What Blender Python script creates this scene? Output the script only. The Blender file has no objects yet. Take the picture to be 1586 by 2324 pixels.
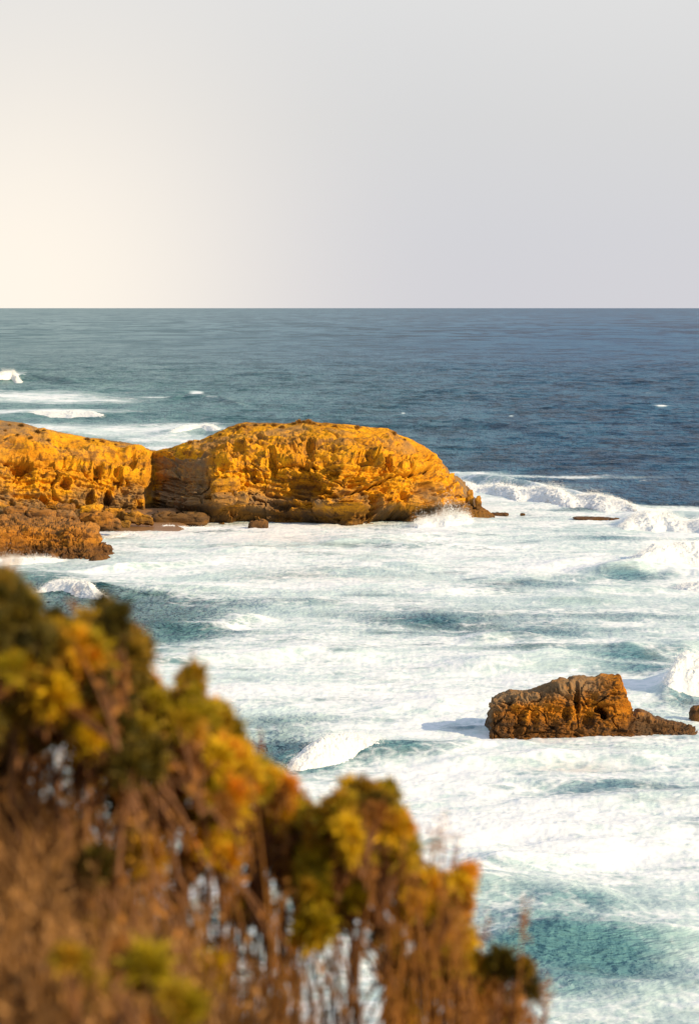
import bpy, math, random
import numpy as np
from math import radians as R

rng = np.random.default_rng(11)
random.seed(11)
sc = bpy.context.scene
col = sc.collection
# ------------------------------------------------------------------ camera
CH = 25.0                                   # eye above the sea, metres
FPX = 1024 * 85 / 36.0
PITCH = math.atan(205.3 / FPX)
cam = bpy.data.cameras.new('camera')
cam.sensor_fit = 'VERTICAL'; cam.sensor_height = 36; cam.lens = 85
cam.clip_start = 0.1; cam.clip_end = 120000
cam.dof.use_dof = True; cam.dof.focus_distance = 230; cam.dof.aperture_fstop = 4.3
camo = bpy.data.objects.new('camera', cam); col.objects.link(camo)
camo.location = (0, 0, CH); camo.rotation_euler = (math.pi / 2 - PITCH, 0, 0)
sc.camera = camo
# ------------------------------------------------------------------ light
SUN_AZ = 119.0       # degrees clockwise from +Y (view direction): behind the right shoulder
SUN_EL = 24.0
w = bpy.data.worlds.new('World'); sc.world = w; w.use_nodes = True
def build_world():
    nt = w.node_tree; N = nt.nodes; L = nt.links; N.clear()
    out = N.new('ShaderNodeOutputWorld')
    sky = N.new('ShaderNodeTexSky'); sky.sky_type = 'NISHITA'; sky.sun_disc = False
    sky.sun_elevation = R(SUN_EL); sky.sun_rotation = R(SUN_AZ)
    sky.air_density = 1.0; sky.dust_density = 3.0; sky.ozone_density = 1.5
    bg = N.new('ShaderNodeBackground'); bg.inputs[1].default_value = 0.06
    L.new(sky.outputs[0], bg.inputs[0])
    geo = N.new('ShaderNodeTexCoord')
    sep = N.new('ShaderNodeSeparateXYZ'); L.new(geo.outputs['Generated'], sep.inputs[0])
    # pale overcast veil: lavender grey low down, whiter a few degrees up, blue grey overhead
    ramp = N.new('ShaderNodeValToRGB'); L.new(sep.outputs[2], ramp.inputs[0])
    cr = ramp.color_ramp
    pts = [(0.0, (.515, .51, .54)), (0.03, (.52, .52, .545)), (0.075, (.545, .545, .55)), (0.125, (.585, .585, .585)),
           (0.3, (.56, .58, .62)), (0.6, (.48, .53, .62)), (1.0, (.42, .49, .62))]
    cr.elements[0].position = 0; cr.elements[0].color = (*pts[0][1], 1)
    cr.elements[1].position = 1; cr.elements[1].color = (*pts[-1][1], 1)
    for p, c in pts[1:-1]:
        e = cr.elements.new(p); e.color = (*c, 1)
    # broad warm glow low in the sky on the left
    gd = (math.sin(R(-8.0)) * math.cos(R(0.2)), math.cos(R(-8.0)) * math.cos(R(0.2)), math.sin(R(0.2)))
    dot = N.new('ShaderNodeVectorMath'); dot.operation = 'DOT_PRODUCT'
    L.new(geo.outputs['Generated'], dot.inputs[0]); dot.inputs[1].default_value = gd
    ac = N.new('ShaderNodeMath'); ac.operation = 'ARCCOSINE'; L.new(dot.outputs['Value'], ac.inputs[0])
    mr = N.new('ShaderNodeMapRange'); mr.interpolation_type = 'SMOOTHSTEP'
    L.new(ac.outputs[0], mr.inputs[0])
    mr.inputs[1].default_value = R(.5); mr.inputs[2].default_value = R(12.5)
    mr.inputs[3].default_value = 1.0; mr.inputs[4].default_value = 0.0
    pw = N.new('ShaderNodeMath'); pw.operation = 'POWER'; L.new(mr.outputs[0], pw.inputs[0]); pw.inputs[1].default_value = 1.6
    mx = N.new('ShaderNodeMixRGB'); L.new(pw.outputs[0], mx.inputs[0]); L.new(ramp.outputs[0], mx.inputs[1])
    mx.inputs[2].default_value = (.80, .735, .645, 1)
    bg2 = N.new('ShaderNodeBackground'); L.new(mx.outputs[0], bg2.inputs[0]); bg2.inputs[1].default_value = 1.0
    # veil hides nearly all of the clear sky low down, thins overhead
    f = N.new('ShaderNodeMapRange'); L.new(sep.outputs[2], f.inputs[0])
    f.inputs[1].default_value = 0.12; f.inputs[2].default_value = 0.8; f.inputs[3].default_value = 1.0; f.inputs[4].default_value = 0.8
    ms = N.new('ShaderNodeMixShader'); L.new(f.outputs[0], ms.inputs[0]); L.new(bg.outputs[0], ms.inputs[1]); L.new(bg2.outputs[0], ms.inputs[2])
    L.new(ms.outputs[0], out.inputs[0])
build_world()
sun = bpy.data.lights.new('sun', 'SUN'); sun.energy = 5.0; sun.angle = R(0.2); sun.color = (1.0, .76, .46)
suno = bpy.data.objects.new('sun', sun); col.objects.link(suno)
suno.rotation_euler = (R(90 - SUN_EL), 0, R(180 - SUN_AZ) )
sc.view_settings.view_transform = 'Standard'; sc.view_settings.look = 'None'
sc.view_settings.gamma = 1; sc.view_settings.exposure = 0.34; sc.view_settings.use_curve_mapping = False
sc.cycles.use_denoising = True
sc.cycles.max_bounces = 6; sc.cycles.diffuse_bounces = 3; sc.cycles.glossy_bounces = 2
sc.cycles.transmission_bounces = 3; sc.cycles.caustics_reflective = False

# ------------------------------------------------------------------ picture <-> place (reference sheet 1586 wide)
K = 698 / 1586.0
cp, sp = math.cos(PITCH), math.sin(PITCH)
def ray(X, Y):
    a = (np.asarray(X, float) * K - 349) / FPX; b = (512 - np.asarray(Y, float) * K) / FPX
    dy = cp + b * sp; dz = -sp + b * cp
    return a / dy, dz / dy
def at(X, Y, depth):
    a, s = ray(X, Y); return a * depth, depth + 0 * a, CH + s * depth
def ground(X, Y, z=0.0):
    a, s = ray(X, Y); d = (z - CH) / s; return a * d, d
def toD(x, y, z=0.0):
    vz = z - CH; dep = y * cp - vz * sp; b = (y * sp + vz * cp) / dep
    return (x / dep * FPX + 349) / K, (512 - b * FPX) / K

# ------------------------------------------------------------------ noise
_perm = rng.permutation(256).astype(np.int32); _perm = np.concatenate([_perm, _perm, _perm])
_g = rng.normal(size=(256, 3)); _g = (_g / np.linalg.norm(_g, axis=1, keepdims=True)).astype(np.float32)
_r = rng.random((256, 3)).astype(np.float32)
def pn(x, y, z):
    x = np.asarray(x, np.float32); y = np.asarray(y, np.float32); z = np.asarray(z, np.float32)
    x, y, z = np.broadcast_arrays(x, y, z)
    xf = np.floor(x); yf = np.floor(y); zf = np.floor(z)
    xi = xf.astype(np.int32) & 255; yi = yf.astype(np.int32) & 255; zi = zf.astype(np.int32) & 255
    x = x - xf; y = y - yf; z = z - zf
    u = x * x * x * (x * (x * 6 - 15) + 10); v = y * y * y * (y * (y * 6 - 15) + 10); t = z * z * z * (z * (z * 6 - 15) + 10)
    def g(i, j, k):
        h = _perm[_perm[_perm[xi + i] + yi + j] + zi + k]; G = _g[h]
        return G[..., 0] * (x - i) + G[..., 1] * (y - j) + G[..., 2] * (z - k)
    def l(a, b, f): return a + (b - a) * f
    return l(l(l(g(0, 0, 0), g(1, 0, 0), u), l(g(0, 1, 0), g(1, 1, 0), u), v),
             l(l(g(0, 0, 1), g(1, 0, 1), u), l(g(0, 1, 1), g(1, 1, 1), u), v), t) * 1.6
def fbm(x, y, z, o=4, gain=.5, kind=0):
    s = 0; a = 1; n = 0
    for i in range(o):
        v = pn(x * 2.03 ** i + 17.1 * i, y * 2.03 ** i + 5.7 * i, z * 2.03 ** i + 31.3 * i)
        if kind == 1: v = 1 - 2 * np.abs(v)       # ridged
        if kind == 2: v = 2 * np.abs(v) - .4      # billow
        s = s + a * v; n += a; a *= gain
    return s / n
def worley(x, y, z):
    x, y, z = (np.asarray(v, np.float32) for v in (x, y, z))
    xf = np.floor(x); yf = np.floor(y); zf = np.floor(z)
    f1 = np.full(x.shape, 9., np.float32); f2 = f1.copy(); idv = np.zeros(x.shape, np.float32)
    for i in (-1, 0, 1):
        for j in (-1, 0, 1):
            for k in (-1, 0, 1):
                a = xf + i; b = yf + j; c = zf + k
                h = _perm[_perm[_perm[a.astype(np.int32) & 255] + (b.astype(np.int32) & 255)] + (c.astype(np.int32) & 255)]
                q = _r[h]
                d = np.sqrt((a + q[..., 0] - x) ** 2 + (b + q[..., 1] - y) ** 2 + (c + q[..., 2] - z) ** 2)
                m = d < f1
                f2 = np.where(m, f1, np.minimum(f2, d)); idv = np.where(m, h / 255., idv); f1 = np.where(m, d, f1)
    return f1, f2, idv
def ss(a, b, x):
    t = np.clip((x - a) / (b - a), 0, 1); return t * t * (3 - 2 * t)
def ip(pts, x):
    p = np.array(pts, float); return np.interp(x, p[:, 0], p[:, 1])

# ------------------------------------------------------------------ helpers
def grid_mesh(name, P, closed_u=False, smooth=True, attrs=None):
    """P: (rows, cols, 3)"""
    nr, nc = P.shape[:2]
    idx = np.arange(nr * nc).reshape(nr, nc)
    if closed_u: idx = np.concatenate([idx, idx[:, :1]], 1)
    q = np.stack([idx[:-1, :-1], idx[:-1, 1:], idx[1:, 1:], idx[1:, :-1]], -1).reshape(-1, 4)
    me = bpy.data.meshes.new(name)
    me.vertices.add(nr * nc); me.vertices.foreach_set('co', P.reshape(-1).astype(np.float32))
    me.loops.add(len(q) * 4); me.loops.foreach_set('vertex_index', q.reshape(-1).astype(np.int32))
    me.polygons.add(len(q)); me.polygons.foreach_set('loop_start', (np.arange(len(q)) * 4).astype(np.int32))
    me.update(calc_edges=True)
    me.polygons.foreach_set('use_smooth', np.full(len(q), smooth))
    for k, v in (attrs or {}).items():
        a = me.attributes.new(k, 'FLOAT', 'POINT'); a.data.foreach_set('value', v.reshape(-1).astype(np.float32))
    return me
def raw_mesh(name, V, F, smooth=False, attrs=None):
    F = np.asarray(F); n = F.shape[1]
    me = bpy.data.meshes.new(name)
    me.vertices.add(len(V)); me.vertices.foreach_set('co', np.asarray(V, np.float32).reshape(-1))
    me.loops.add(F.size); me.loops.foreach_set('vertex_index', F.reshape(-1).astype(np.int32))
    me.polygons.add(len(F)); me.polygons.foreach_set('loop_start', (np.arange(len(F)) * n).astype(np.int32))
    me.update(calc_edges=True)
    me.polygons.foreach_set('use_smooth', np.full(len(F), smooth))
    for k, v in (attrs or {}).items():
        a = me.attributes.new(k, 'FLOAT', 'POINT'); a.data.foreach_set('value', np.asarray(v, np.float32).reshape(-1))
    return me
def obj(name, me, mat=None, parent=None, label=None, cat=None, group=None, kind=None, loc=None):
    o = bpy.data.objects.new(name, me); col.objects.link(o)
    if mat is not None and me is not None and not me.materials: me.materials.append(mat)
    if parent is not None: o.parent = parent
    if loc is not None: o.location = loc
    if label: o['label'] = label
    if cat: o['category'] = cat
    if group: o['group'] = group
    if kind: o['kind'] = kind
    return o
def grid_normals(P):
    du = np.gradient(P, axis=1); dv = np.gradient(P, axis=0)
    n = np.cross(du, dv); return n / (np.linalg.norm(n, axis=-1, keepdims=True) + 1e-9)

# node helper
class M:
    def __init__(s, name):
        s.m = bpy.data.materials.new(name); s.m.use_nodes = True
        s.nt = s.m.node_tree; s.N = s.nt.nodes; s.N.clear(); s.out = s.N.new('ShaderNodeOutputMaterial')
    def n(s, t, **k):
        x = s.N.new('ShaderNode' + t)
        for a, b in k.items(): setattr(x, a, b)
        return x
    def l(s, a, b):
        if isinstance(a, (int, float)): b.default_value = a
        elif isinstance(a, tuple): b.default_value = a if len(a) != 3 or b.type == 'VECTOR' else (*a, 1)
        else: s.nt.links.new(a, b)
    def math(s, op, a, b=0., c=0.):
        x = s.n('Math', operation=op); s.l(a, x.inputs[0]); s.l(b, x.inputs[1]); s.l(c, x.inputs[2]); return x.outputs[0]
    def mix(s, f, a, b):
        x = s.n('MixRGB'); s.l(f, x.inputs[0]); s.l(a, x.inputs[1]); s.l(b, x.inputs[2]); return x.outputs[0]
    def noise(s, v, scale, detail=4, rough=.5, dist=0.):
        x = s.n('TexNoise'); s.l(v, x.inputs['Vector']); x.inputs['Scale'].default_value = scale
        x.inputs['Detail'].default_value = detail; x.inputs['Roughness'].default_value = rough
        x.inputs['Distortion'].default_value = dist; return x.outputs[0]
    def mr(s, v, a, b, c=0., d=1., smooth=True):
        x = s.n('MapRange'); x.interpolation_type = 'SMOOTHSTEP' if smooth else 'LINEAR'
        for i, q in enumerate((v, a, b, c, d)): s.l(q, x.inputs[i])
        return x.outputs[0]
    def attr(s, name): return s.n('Attribute', attribute_name=name).outputs['Fac']
    def vmul(s, v, t):
        x = s.n('VectorMath', operation='MULTIPLY'); s.l(v, x.inputs[0]); x.inputs[1].default_value = t; return x.outputs[0]
    def bump(s, h, strength, dist, nrm=None):
        x = s.n('Bump'); s.l(h, x.inputs['Height']); s.l(strength, x.inputs['Strength'])
        x.inputs['Distance'].default_value = dist
        if nrm is not None: s.l(nrm, x.inputs['Normal'])
        return x.outputs[0]
    def princ(s, color, rough, nrm=None, spec=.5, ior=1.45):
        x = s.n('BsdfPrincipled'); s.l(color, x.inputs['Base Color']); s.l(rough, x.inputs['Roughness'])
        s.l(spec, x.inputs['Specular IOR Level']); x.inputs['IOR'].default_value = ior
        if nrm is not None: s.l(nrm, x.inputs['Normal'])
        return x.outputs[0]

FOAM = (.86, .865, .87)
def mat_sea():
    m = M('sea_water'); pos = m.n('NewGeometry').outputs['Position']
    foam = m.attr('foam'); sand = m.attr('sand'); sh = m.attr('shallow')
    n1 = m.noise(pos, .55, 3, .55); n2 = m.noise(pos, 2.6, 4, .6); 
    far = m.noise(m.vmul(pos, (.045, .13, 1)), 1.0, 3, .6)
    h = m.math('ADD', m.math('MULTIPLY', n1, 1.0), m.math('MULTIPLY', n2, .42))
    swell = m.noise(m.vmul(pos, (.10, .022, 1)), 1.0, 5, .7)
    sp0 = m.n('SeparateXYZ'); m.l(pos, sp0.inputs[0]); swf = m.mr(sp0.outputs[1], 700., 1800., 1., .0)
    calm = m.math('MULTIPLY', m.mr(foam, .05, .55, 1.0, .3), m.mr(sh, .15, .6, 1.0, .45))
    nb = m.bump(h, m.math('MULTIPLY', calm, m.mr(sp0.outputs[1], 1500., 5000., 1., .45)), .85, m.bump(swell, m.math('MULTIPLY', calm, swf), 7.0))
    patch = m.noise(m.vmul(pos, (.004, .011, 1)), 1.0, 3, .5)
    gv = m.n('VectorMath', operation='ADD'); m.l(m.vmul(pos, (.045, .022, 1)), gv.inputs[0]); gv.inputs[1].default_value = (1.3, 2.1, .37)
    grain = m.noise(gv.outputs[0], 1.0, 5, .8, .8)
    grain2 = m.noise(m.vmul(pos, (.30, .10, 1)), 1.0, 6, .75)
    wv = m.n('VectorMath', operation='ADD'); m.l(m.vmul(pos, (.014, .0048, 1)), wv.inputs[0]); wv.inputs[1].default_value = (3.3, 7.1, .41)
    grain3 = m.noise(wv.outputs[0], 1.0, 3, .8, 1.2)
    sepp = m.n('SeparateXYZ'); m.l(pos, sepp.inputs[0]); fw = m.mr(sepp.outputs[1], 1000., 3500.)
    grn = m.math('ADD', m.math('MULTIPLY', grain, .6), m.math('MULTIPLY', grain2, .4))
    gr = m.math('ADD', m.math('MULTIPLY', grn, m.math('SUBTRACT', 1., fw)), m.math('MULTIPLY', m.math('ADD', m.math('MULTIPLY', grain3, 1.9), -.45), fw))
    deep = m.mix(m.mr(patch, .35, .65), (.003, .050, .150), (.005, .074, .185))
    deep = m.mix(m.math('MULTIPLY', m.mr(gr, .48, .56), .6), deep, (.035, .155, .29))
    deep = m.mix(m.mr(gr, .50, .43), deep, (.001, .021, .072))
    deep = m.mix(m.attr('left_haze'), deep, m.mix(m.mr(gr, .42, .58), (.035, .125, .150), (.19, .30, .32)))  # hazy glow on the left mixed into the water colour
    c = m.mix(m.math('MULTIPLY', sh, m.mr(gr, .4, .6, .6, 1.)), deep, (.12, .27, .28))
    c = m.mix(sand, c, (.20, .115, .062))
    milk = m.math('MULTIPLY', m.mr(foam, .10, .62, 0., .96), m.mr(m.noise(m.vmul(pos, (.12, .2, 1)), 1.0, 4, .6),   .25, .5))
    c = m.mix(milk, c, (.55, .69, .71))
    water = m.princ(c, .34, nb, spec=.09, ior=1.33)
    # foam lace
    warp = m.n('VectorMath', operation='ADD'); wn = m.n('TexNoise'); m.l(pos, wn.inputs['Vector']); wn.inputs['Scale'].default_value = .3
    wm = m.n('VectorMath', operation='SCALE'); m.l(wn.outputs['Color'], wm.inputs[0]); wm.inputs['Scale'].default_value = 2.2
    m.l(pos, warp.inputs[0]); m.l(wm.outputs[0], warp.inputs[1]); wp = warp.outputs[0]
    big = m.noise(m.vmul(wp, (.07, .12, .1)), 1.0, 5, .6)
    mid = m.noise(m.vmul(wp, (.45, .6, .5)), 1.0, 6, .65)
    vo = m.n('TexVoronoi', feature='DISTANCE_TO_EDGE'); m.l(wp, vo.inputs['Vector']); vo.inputs['Scale'].default_value = .9
    lace = m.math('SUBTRACT', 1.0, m.math('MULTIPLY', vo.outputs['Distance'], 2.2))
    fin = m.noise(m.vmul(wp, (1.6, 2.6, 2)), 1.0, 5, .7)
    pat = m.math('ADD', m.math('MULTIPLY', big, .42), m.math('ADD', m.math('MULTIPLY', mid, .34), m.math('ADD', m.math('MULTIPLY', lace, .10), m.math('MULTIPLY', fin, .14))))
    # coverage -> threshold
    th = m.mr(foam, 0., 1., .70, .41, False)
    mask = m.mr(pat, m.math('SUBTRACT', th, .095), m.math('ADD', th, .075))
    thin = m.math('MULTIPLY', m.mr(foam, .2, .9), .16)
    mask = m.math('MAXIMUM', mask, thin)
    fb = m.bump(m.math('ADD', pat, m.math('MULTIPLY', n2, .2)), .32, .3)
    fc = m.mix(m.mr(m.noise(pos, 1.7, 5, .7), .3, .7), (.72, .78, .82), (.86, .89, .93))
    fc = m.mix(m.math('MULTIPLY', sand, .55), fc, (.62, .48, .36))
    fo = m.princ(fc, .8, fb, spec=.15)
    mx = m.n('MixShader'); m.l(mask, mx.inputs[0]); m.l(water, mx.inputs[1]); m.l(fo, mx.inputs[2]); m.l(mx.outputs[0], m.out.inputs[0])
    return m.m
def mat_foam():
    m = M('white_water'); pos = m.n('NewGeometry').outputs['Position']
    n = m.noise(pos, 1.6, 6, .7); n2 = m.noise(pos, .5, 3, .6)
    c = m.mix(m.mr(n2, .3, .7), (.80, .85, .89), (.88, .91, .94))
    b = m.princ(c, .9, m.bump(n, .35, .3), spec=.1)
    tr = m.n('BsdfTranslucent'); m.l((.9, .92, .93), tr.inputs[0])
    mx = m.n('MixShader'); m.l(.25, mx.inputs[0]); m.l(b, mx.inputs[1]); m.l(tr.outputs[0], mx.inputs[2])
    m.l(mx.outputs[0], m.out.inputs[0]); return m.m
def mat_rock(name, light, midc, dark, wet=1.2, sc_=1.0):
    m = M(name); pos = m.n('NewGeometry').outputs['Position']; sep = m.n('SeparateXYZ'); m.l(pos, sep.inputs[0]); z = sep.outputs[2]
    # tilted bedding coordinate
    bed = m.n('VectorMath', operation='MULTIPLY'); m.l(pos, bed.inputs[0]); bed.inputs[1].default_value = (.10 * sc_, .10 * sc_, 1.5 * sc_)
    strata = m.noise(bed.outputs[0], 1.0, 5, .6, .3)
    n1 = m.noise(pos, .22 * sc_, 5, .6, .4); n2 = m.noise(pos, 1.1 * sc_, 6, .7); n3 = m.noise(pos, 5 * sc_, 6, .8)
    c = m.mix(m.mr(n1, .40, .62), light, midc)
    c = m.mix(m.mr(m.math('ADD', m.math('MULTIPLY', n2, .6), m.math('MULTIPLY', strata, .4)), .485, .585), c, dark)
    c = m.mix(m.math('MULTIPLY', m.mr(n3, .50, .62), .75), c, dark)
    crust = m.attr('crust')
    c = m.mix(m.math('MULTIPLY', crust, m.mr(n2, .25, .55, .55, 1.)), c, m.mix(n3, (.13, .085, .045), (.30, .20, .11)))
    wz = m.math('ADD', z, m.math('MULTIPLY', n1, -1.6))
    wetf = m.mr(wz, wet - 1.2, wet, 1., 0.)
    c = m.mix(m.math('MULTIPLY', wetf, .72), c, (.055, .034, .02))
    rg = m.mr(wetf, 0., 1., .95, .55)
    h = m.math('ADD', m.math('MULTIPLY', n2, .5), m.math('ADD', m.math('MULTIPLY', n3, .22), m.math('MULTIPLY', strata, .35)))
    b = m.princ(c, rg, m.bump(h, .9, .55 / sc_), spec=.08)
    m.l(b, m.out.inputs[0]); return m.m
MS = mat_sea(); MF = mat_foam()
MR = mat_rock('ochre_limestone', (.76, .355, .012), (.58, .25, .014), (.25, .115, .022), 1.6)
MR2 = mat_rock('brown_limestone', (.50, .19, .014), (.32, .12, .012), (.09, .042, .014), .9, 2.0)
MR3 = mat_rock('reef_limestone', (.46, .19, .022), (.32, .13, .02), (.11, .05, .018), 1.1, 1.5)

# ------------------------------------------------------------------ the sea
# crest lines in sheet coordinates: points, height (m), front width, back width
CRESTS = [
    ([(985, 1092), (1040, 1096), (1120, 1106), (1200, 1118), (1300, 1136), (1400, 1152), (1450, 1158)], 1.4, 3.5, 9),
    ([(1405, 1196), (1440, 1190), (1500, 1186), (1586, 1192), (1680, 1200)], 1.4, 3.5, 8),
    ([(1290, 1300), (1360, 1306), (1440, 1300), (1500, 1292), (1586, 1285), (1700, 1290)], 1.0, 2.2, 6),
    ([(1500, 1590), (1540, 1570), (1586, 1560), (1700, 1560)], 1.5, 2.0, 4),
    ([(560, 1735), (640, 1738), (720, 1732), (800, 1722), (900, 1722), (1000, 1722), (1090, 1716)], 0.75, 1.5, 3.2),
    ([(50, 1345), (110, 1342), (190, 1345), (300, 1362)], 0.6, 1.8, 4),
    ([(-60, 872), (0, 868), (60, 864), (130, 868), (220, 880)], 1.8, 9, 22),
    ([(-60, 945), (60, 946), (200, 944), (300, 950)], 0.9, 6, 12),
    ([(330, 990), (400, 988), (470, 985), (540, 992)], 1.0, 5, 10),
    ([(340, 912), (420, 905), (500, 910), (560, 925)], 1.1, 8, 16),
    ([(560, 950), (680, 946), (760, 956), (830, 966)], 0.7, 7, 14),
    ([(880, 968), (1000, 962), (1100, 968), (1180, 978), (1300, 992)], 1.2, 8, 18),
    ([(560, 1378), (640, 1378), (700, 1376), (760, 1380)], .35, 2, 4),
    ([(820, 1405), (900, 1416), (1000, 1412), (1100, 1420)], .35, 1.8, 4),
    ([(300, 1420), (420, 1436), (520, 1424), (600, 1406)], .4, 2.2, 4),
    ([(700, 1232), (900, 1226), (1010, 1218), (1120, 1226)], .5, 3, 6),
    ([(1060, 1320), (1160, 1316), (1250, 1322)], .3, 2, 4),
    ([(1380, 1486), (1460, 1478), (1540, 1480), (1600, 1484)], .4, 1.6, 4),
    ([(1040, 1460), (1160, 1452), (1260, 1458)], .45, 1.6, 4),
    ([(1080, 2180), (1200, 2150), (1330, 2166), (1500, 2160), (1640, 2140)], .42, 1.2, 2.2),
    ([(1180, 2075), (1300, 2060), (1450, 2072)], .25, 1.0, 2.0),
    ([(1140, 2265), (1300, 2250), (1450, 2268), (1640, 2240)], .3, 1.0, 1.8),
    ([(820, 1618), (930, 1608), (1060, 1612)], .3, 1.2, 2.4),
    ([(560, 1500), (700, 1494), (860, 1504)], .35, 1.4, 3),
]
CW = []
for _ in range(60):      # many small wind-blown crests inside the bay
    X_ = rng.uniform(250, 1650); Y_ = 1235 + 1080 * rng.random() ** 1.3; d_ = float(ground(X_, Y_)[1]); half = rng.uniform(2.5, 8.5) / d_ * FPX / K; sl = rng.normal(0, .03)
    CRESTS.append(([(X_ - half, Y_ + sl * half), (X_, Y_ - rng.uniform(0, 3)), (X_ + half, Y_ - sl * half)], rng.uniform(.18, .5), rng.uniform(.7, 1.4), rng.uniform(2, 4)))
for pts, H, wf, wb in CRESTS:
    gx, gy = ground(np.array([p[0] for p in pts]), np.array([p[1] for p in pts]))
    CW.append((gx, gy, H, wf, wb))
def crest(i, x):
    gx, gy, H, wf, wb = CW[i]
    xs = x + 0 * x
    yc = np.interp(xs, gx, gy); ln = gx[-1] - gx[0]; e = min(ln * .3, 14)
    env = ss(gx[0] - e * .3, gx[0] + e, xs) * (1 - ss(gx[-1] - e, gx[-1] + e * .3, xs))
    yc = yc + 1.2 * wf * .4 * pn(xs * .12, i * 3.7 + xs * 0, xs * 0 + .5)
    return yc, H * env * (1 + .25 * pn(xs * .08 + 9, i * 2.1 + xs * 0, xs * 0))
_wv = []
for i in range(34):
    lam = 2.2 * (30 / 2.2) ** (i / 33.) * rng.uniform(.9, 1.1); th = rng.normal(0, .55) + .12
    k = 2 * math.pi / lam
    _wv.append((k * math.sin(th), k * math.cos(th), rng.uniform(0, 6.3), .0088 * lam ** .82))
def sea_h(x, y):
    x = np.asarray(x, np.float64); y = np.asarray(y, np.float64)
    d = np.hypot(x, y); h = np.zeros_like(x)
    am = .75 + .5 * pn(x * .02, y * .02, 3.3 + 0 * x)
    wx = x + 2.5 * pn(x * .05, y * .05, 0 * x); wy = y + 2.5 * pn(x * .05, y * .05, 7 + 0 * x)
    for kx, ky, ph, a in _wv:
        s = np.sin(kx * wx + ky * wy + ph); h += a * (1.5 * np.exp(s - 1) - .7)
    h *= am * (1 - ss(800, 1500, d)) * (.55 + .95 * ss(280, 500, d))
    near = d < 620
    if near.any():
        xn, yn = x[near], y[near]; f = 1 - ss(420, 620, d[near])
        h[near] += f * (.11 * fbm(xn * .42, yn * .55, 1.5 + 0 * xn, 3, .55, 1) + .035 * fbm(xn * 2.0, yn * 2.3, 0 * xn, 2, .5, 1))
    for i in range(len(CW)):
        gx, gy, H, wf, wb = CW[i]
        m = (x > gx[0] - 15) & (x < gx[-1] + 15) & (y > gy.min() - 5 * wf - 4) & (y < gy.max() + 3 * wb + 4)
        if not m.any(): continue
        yc, hh = crest(i, x[m]); t = y[m] - yc
        p = np.where(t < 0, np.exp(-(np.abs(t) / wf) ** 1.5), np.exp(-(t / wb) ** 1.4))
        tr = -.18 * np.exp(-((t + 2.2 * wf) / (1.3 * wf)) ** 2)
        h[m] += hh * (p + tr)
    return h
# foam coverage blobs: x, y, rx, ry, amount (sheet coordinates of the water plane)
BL = [
    (190, 1385, 230, 50, -.6), (60, 1320, 120, 26, -.5), (330, 1440, 200, 28, -.5), (420, 1395, 120, 16, -.2), (540, 1370, 150, 14, -.25),
    (720, 1372, 90, 8, -.22), (160, 1490, 220, 40, -.3),
    (640, 1722, 140, 36, -.95), (930, 1712, 120, 15, -.45), (600, 1650, 110, 24, -.3), (760, 1640, 160, 16, -.2),
    (1440, 1312, 120, 10, -.5), (1200, 1330, 170, 10, -.2), (960, 1415, 140, 14, -.25), (1150, 1440, 180, 12, -.22),
    (1440, 1500, 130, 12, -.3), (1480, 1525, 110, 10, -.35), (1560, 1590, 60, 14, -.3), (1150, 1480, 140, 8, -.2),
    (1350, 1158, 90, 6, -.5), (1380, 1222, 110, 7, -.3),
    (1380, 1790, 240, 14, -.25), (1500, 1820, 160, 12, -.22), (1200, 1765, 90, 10, -.15),
    (1300, 2110, 260, 60, -.30), (1250, 2170, 220, 34, -.30), (1450, 2210, 220, 40, -.26), (1200, 2240, 300, 50, -.22),
    (1300, 2320, 300, 24, -.1), (1450, 2060, 180, 14, -.15), (1150, 2030, 120, 20, -.22), (1100, 1990, 120, 14, -.15),
    (1050, 1655, 70, 12, -.4), (700, 1560, 300, 40, .18), (1000, 1600, 260, 50, .2), (1050, 1510, 300, 30, .1), (1200, 1250, 320, 30, .16), (560, 1245, 260, 16, .16),
    (1250, 1900, 300, 60, .14), (1000, 1850, 220, 60, .14), (1500, 1960, 200, 30, .1), (560, 1330, 250, 12, .12),
    (900, 1770, 240, 26, .2), (1330, 1700, 260, 12, .12), (640, 2080, 400, 160, -.16),
    (1250, 1420, 330, 70, -.14), (1350, 1500, 250, 25, -.12), (700, 1310, 300, 14, -.16), (900, 1390, 260, 26, -.14), (700, 1300, 300, 12, -.1), (1400, 1400, 200, 10, -.14),
]
BACK = [  # foam seaward of the headland
    (60, 900, 190, 13, .62), (200, 912, 200, 7, .35), (140, 936, 150, 6, .75), (-20, 940, 90, 6, .5), (200, 978, 330, 16, .62), (430, 972, 70, 6, .5),
    (420, 1000, 200, 10, .45), (20, 855, 40, 8, .8), (480, 1020, 300, 12, .5), (1050, 1078, 100, 7, .8), (1250, 1085, 330, 3.5, .42),
    (1200, 1110, 250, 12, .3), (730, 940, 14, 2.2, .7), (1500, 925, 16, 1.8, .7), (915, 940, 6, 1.5, .6), (1160, 947, 7, 1.5, .6), (445, 893, 18, 1.8, .7),
    (770, 985, 20, 2, .4), (355, 902, 40, 1.6, .45),
]
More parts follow.
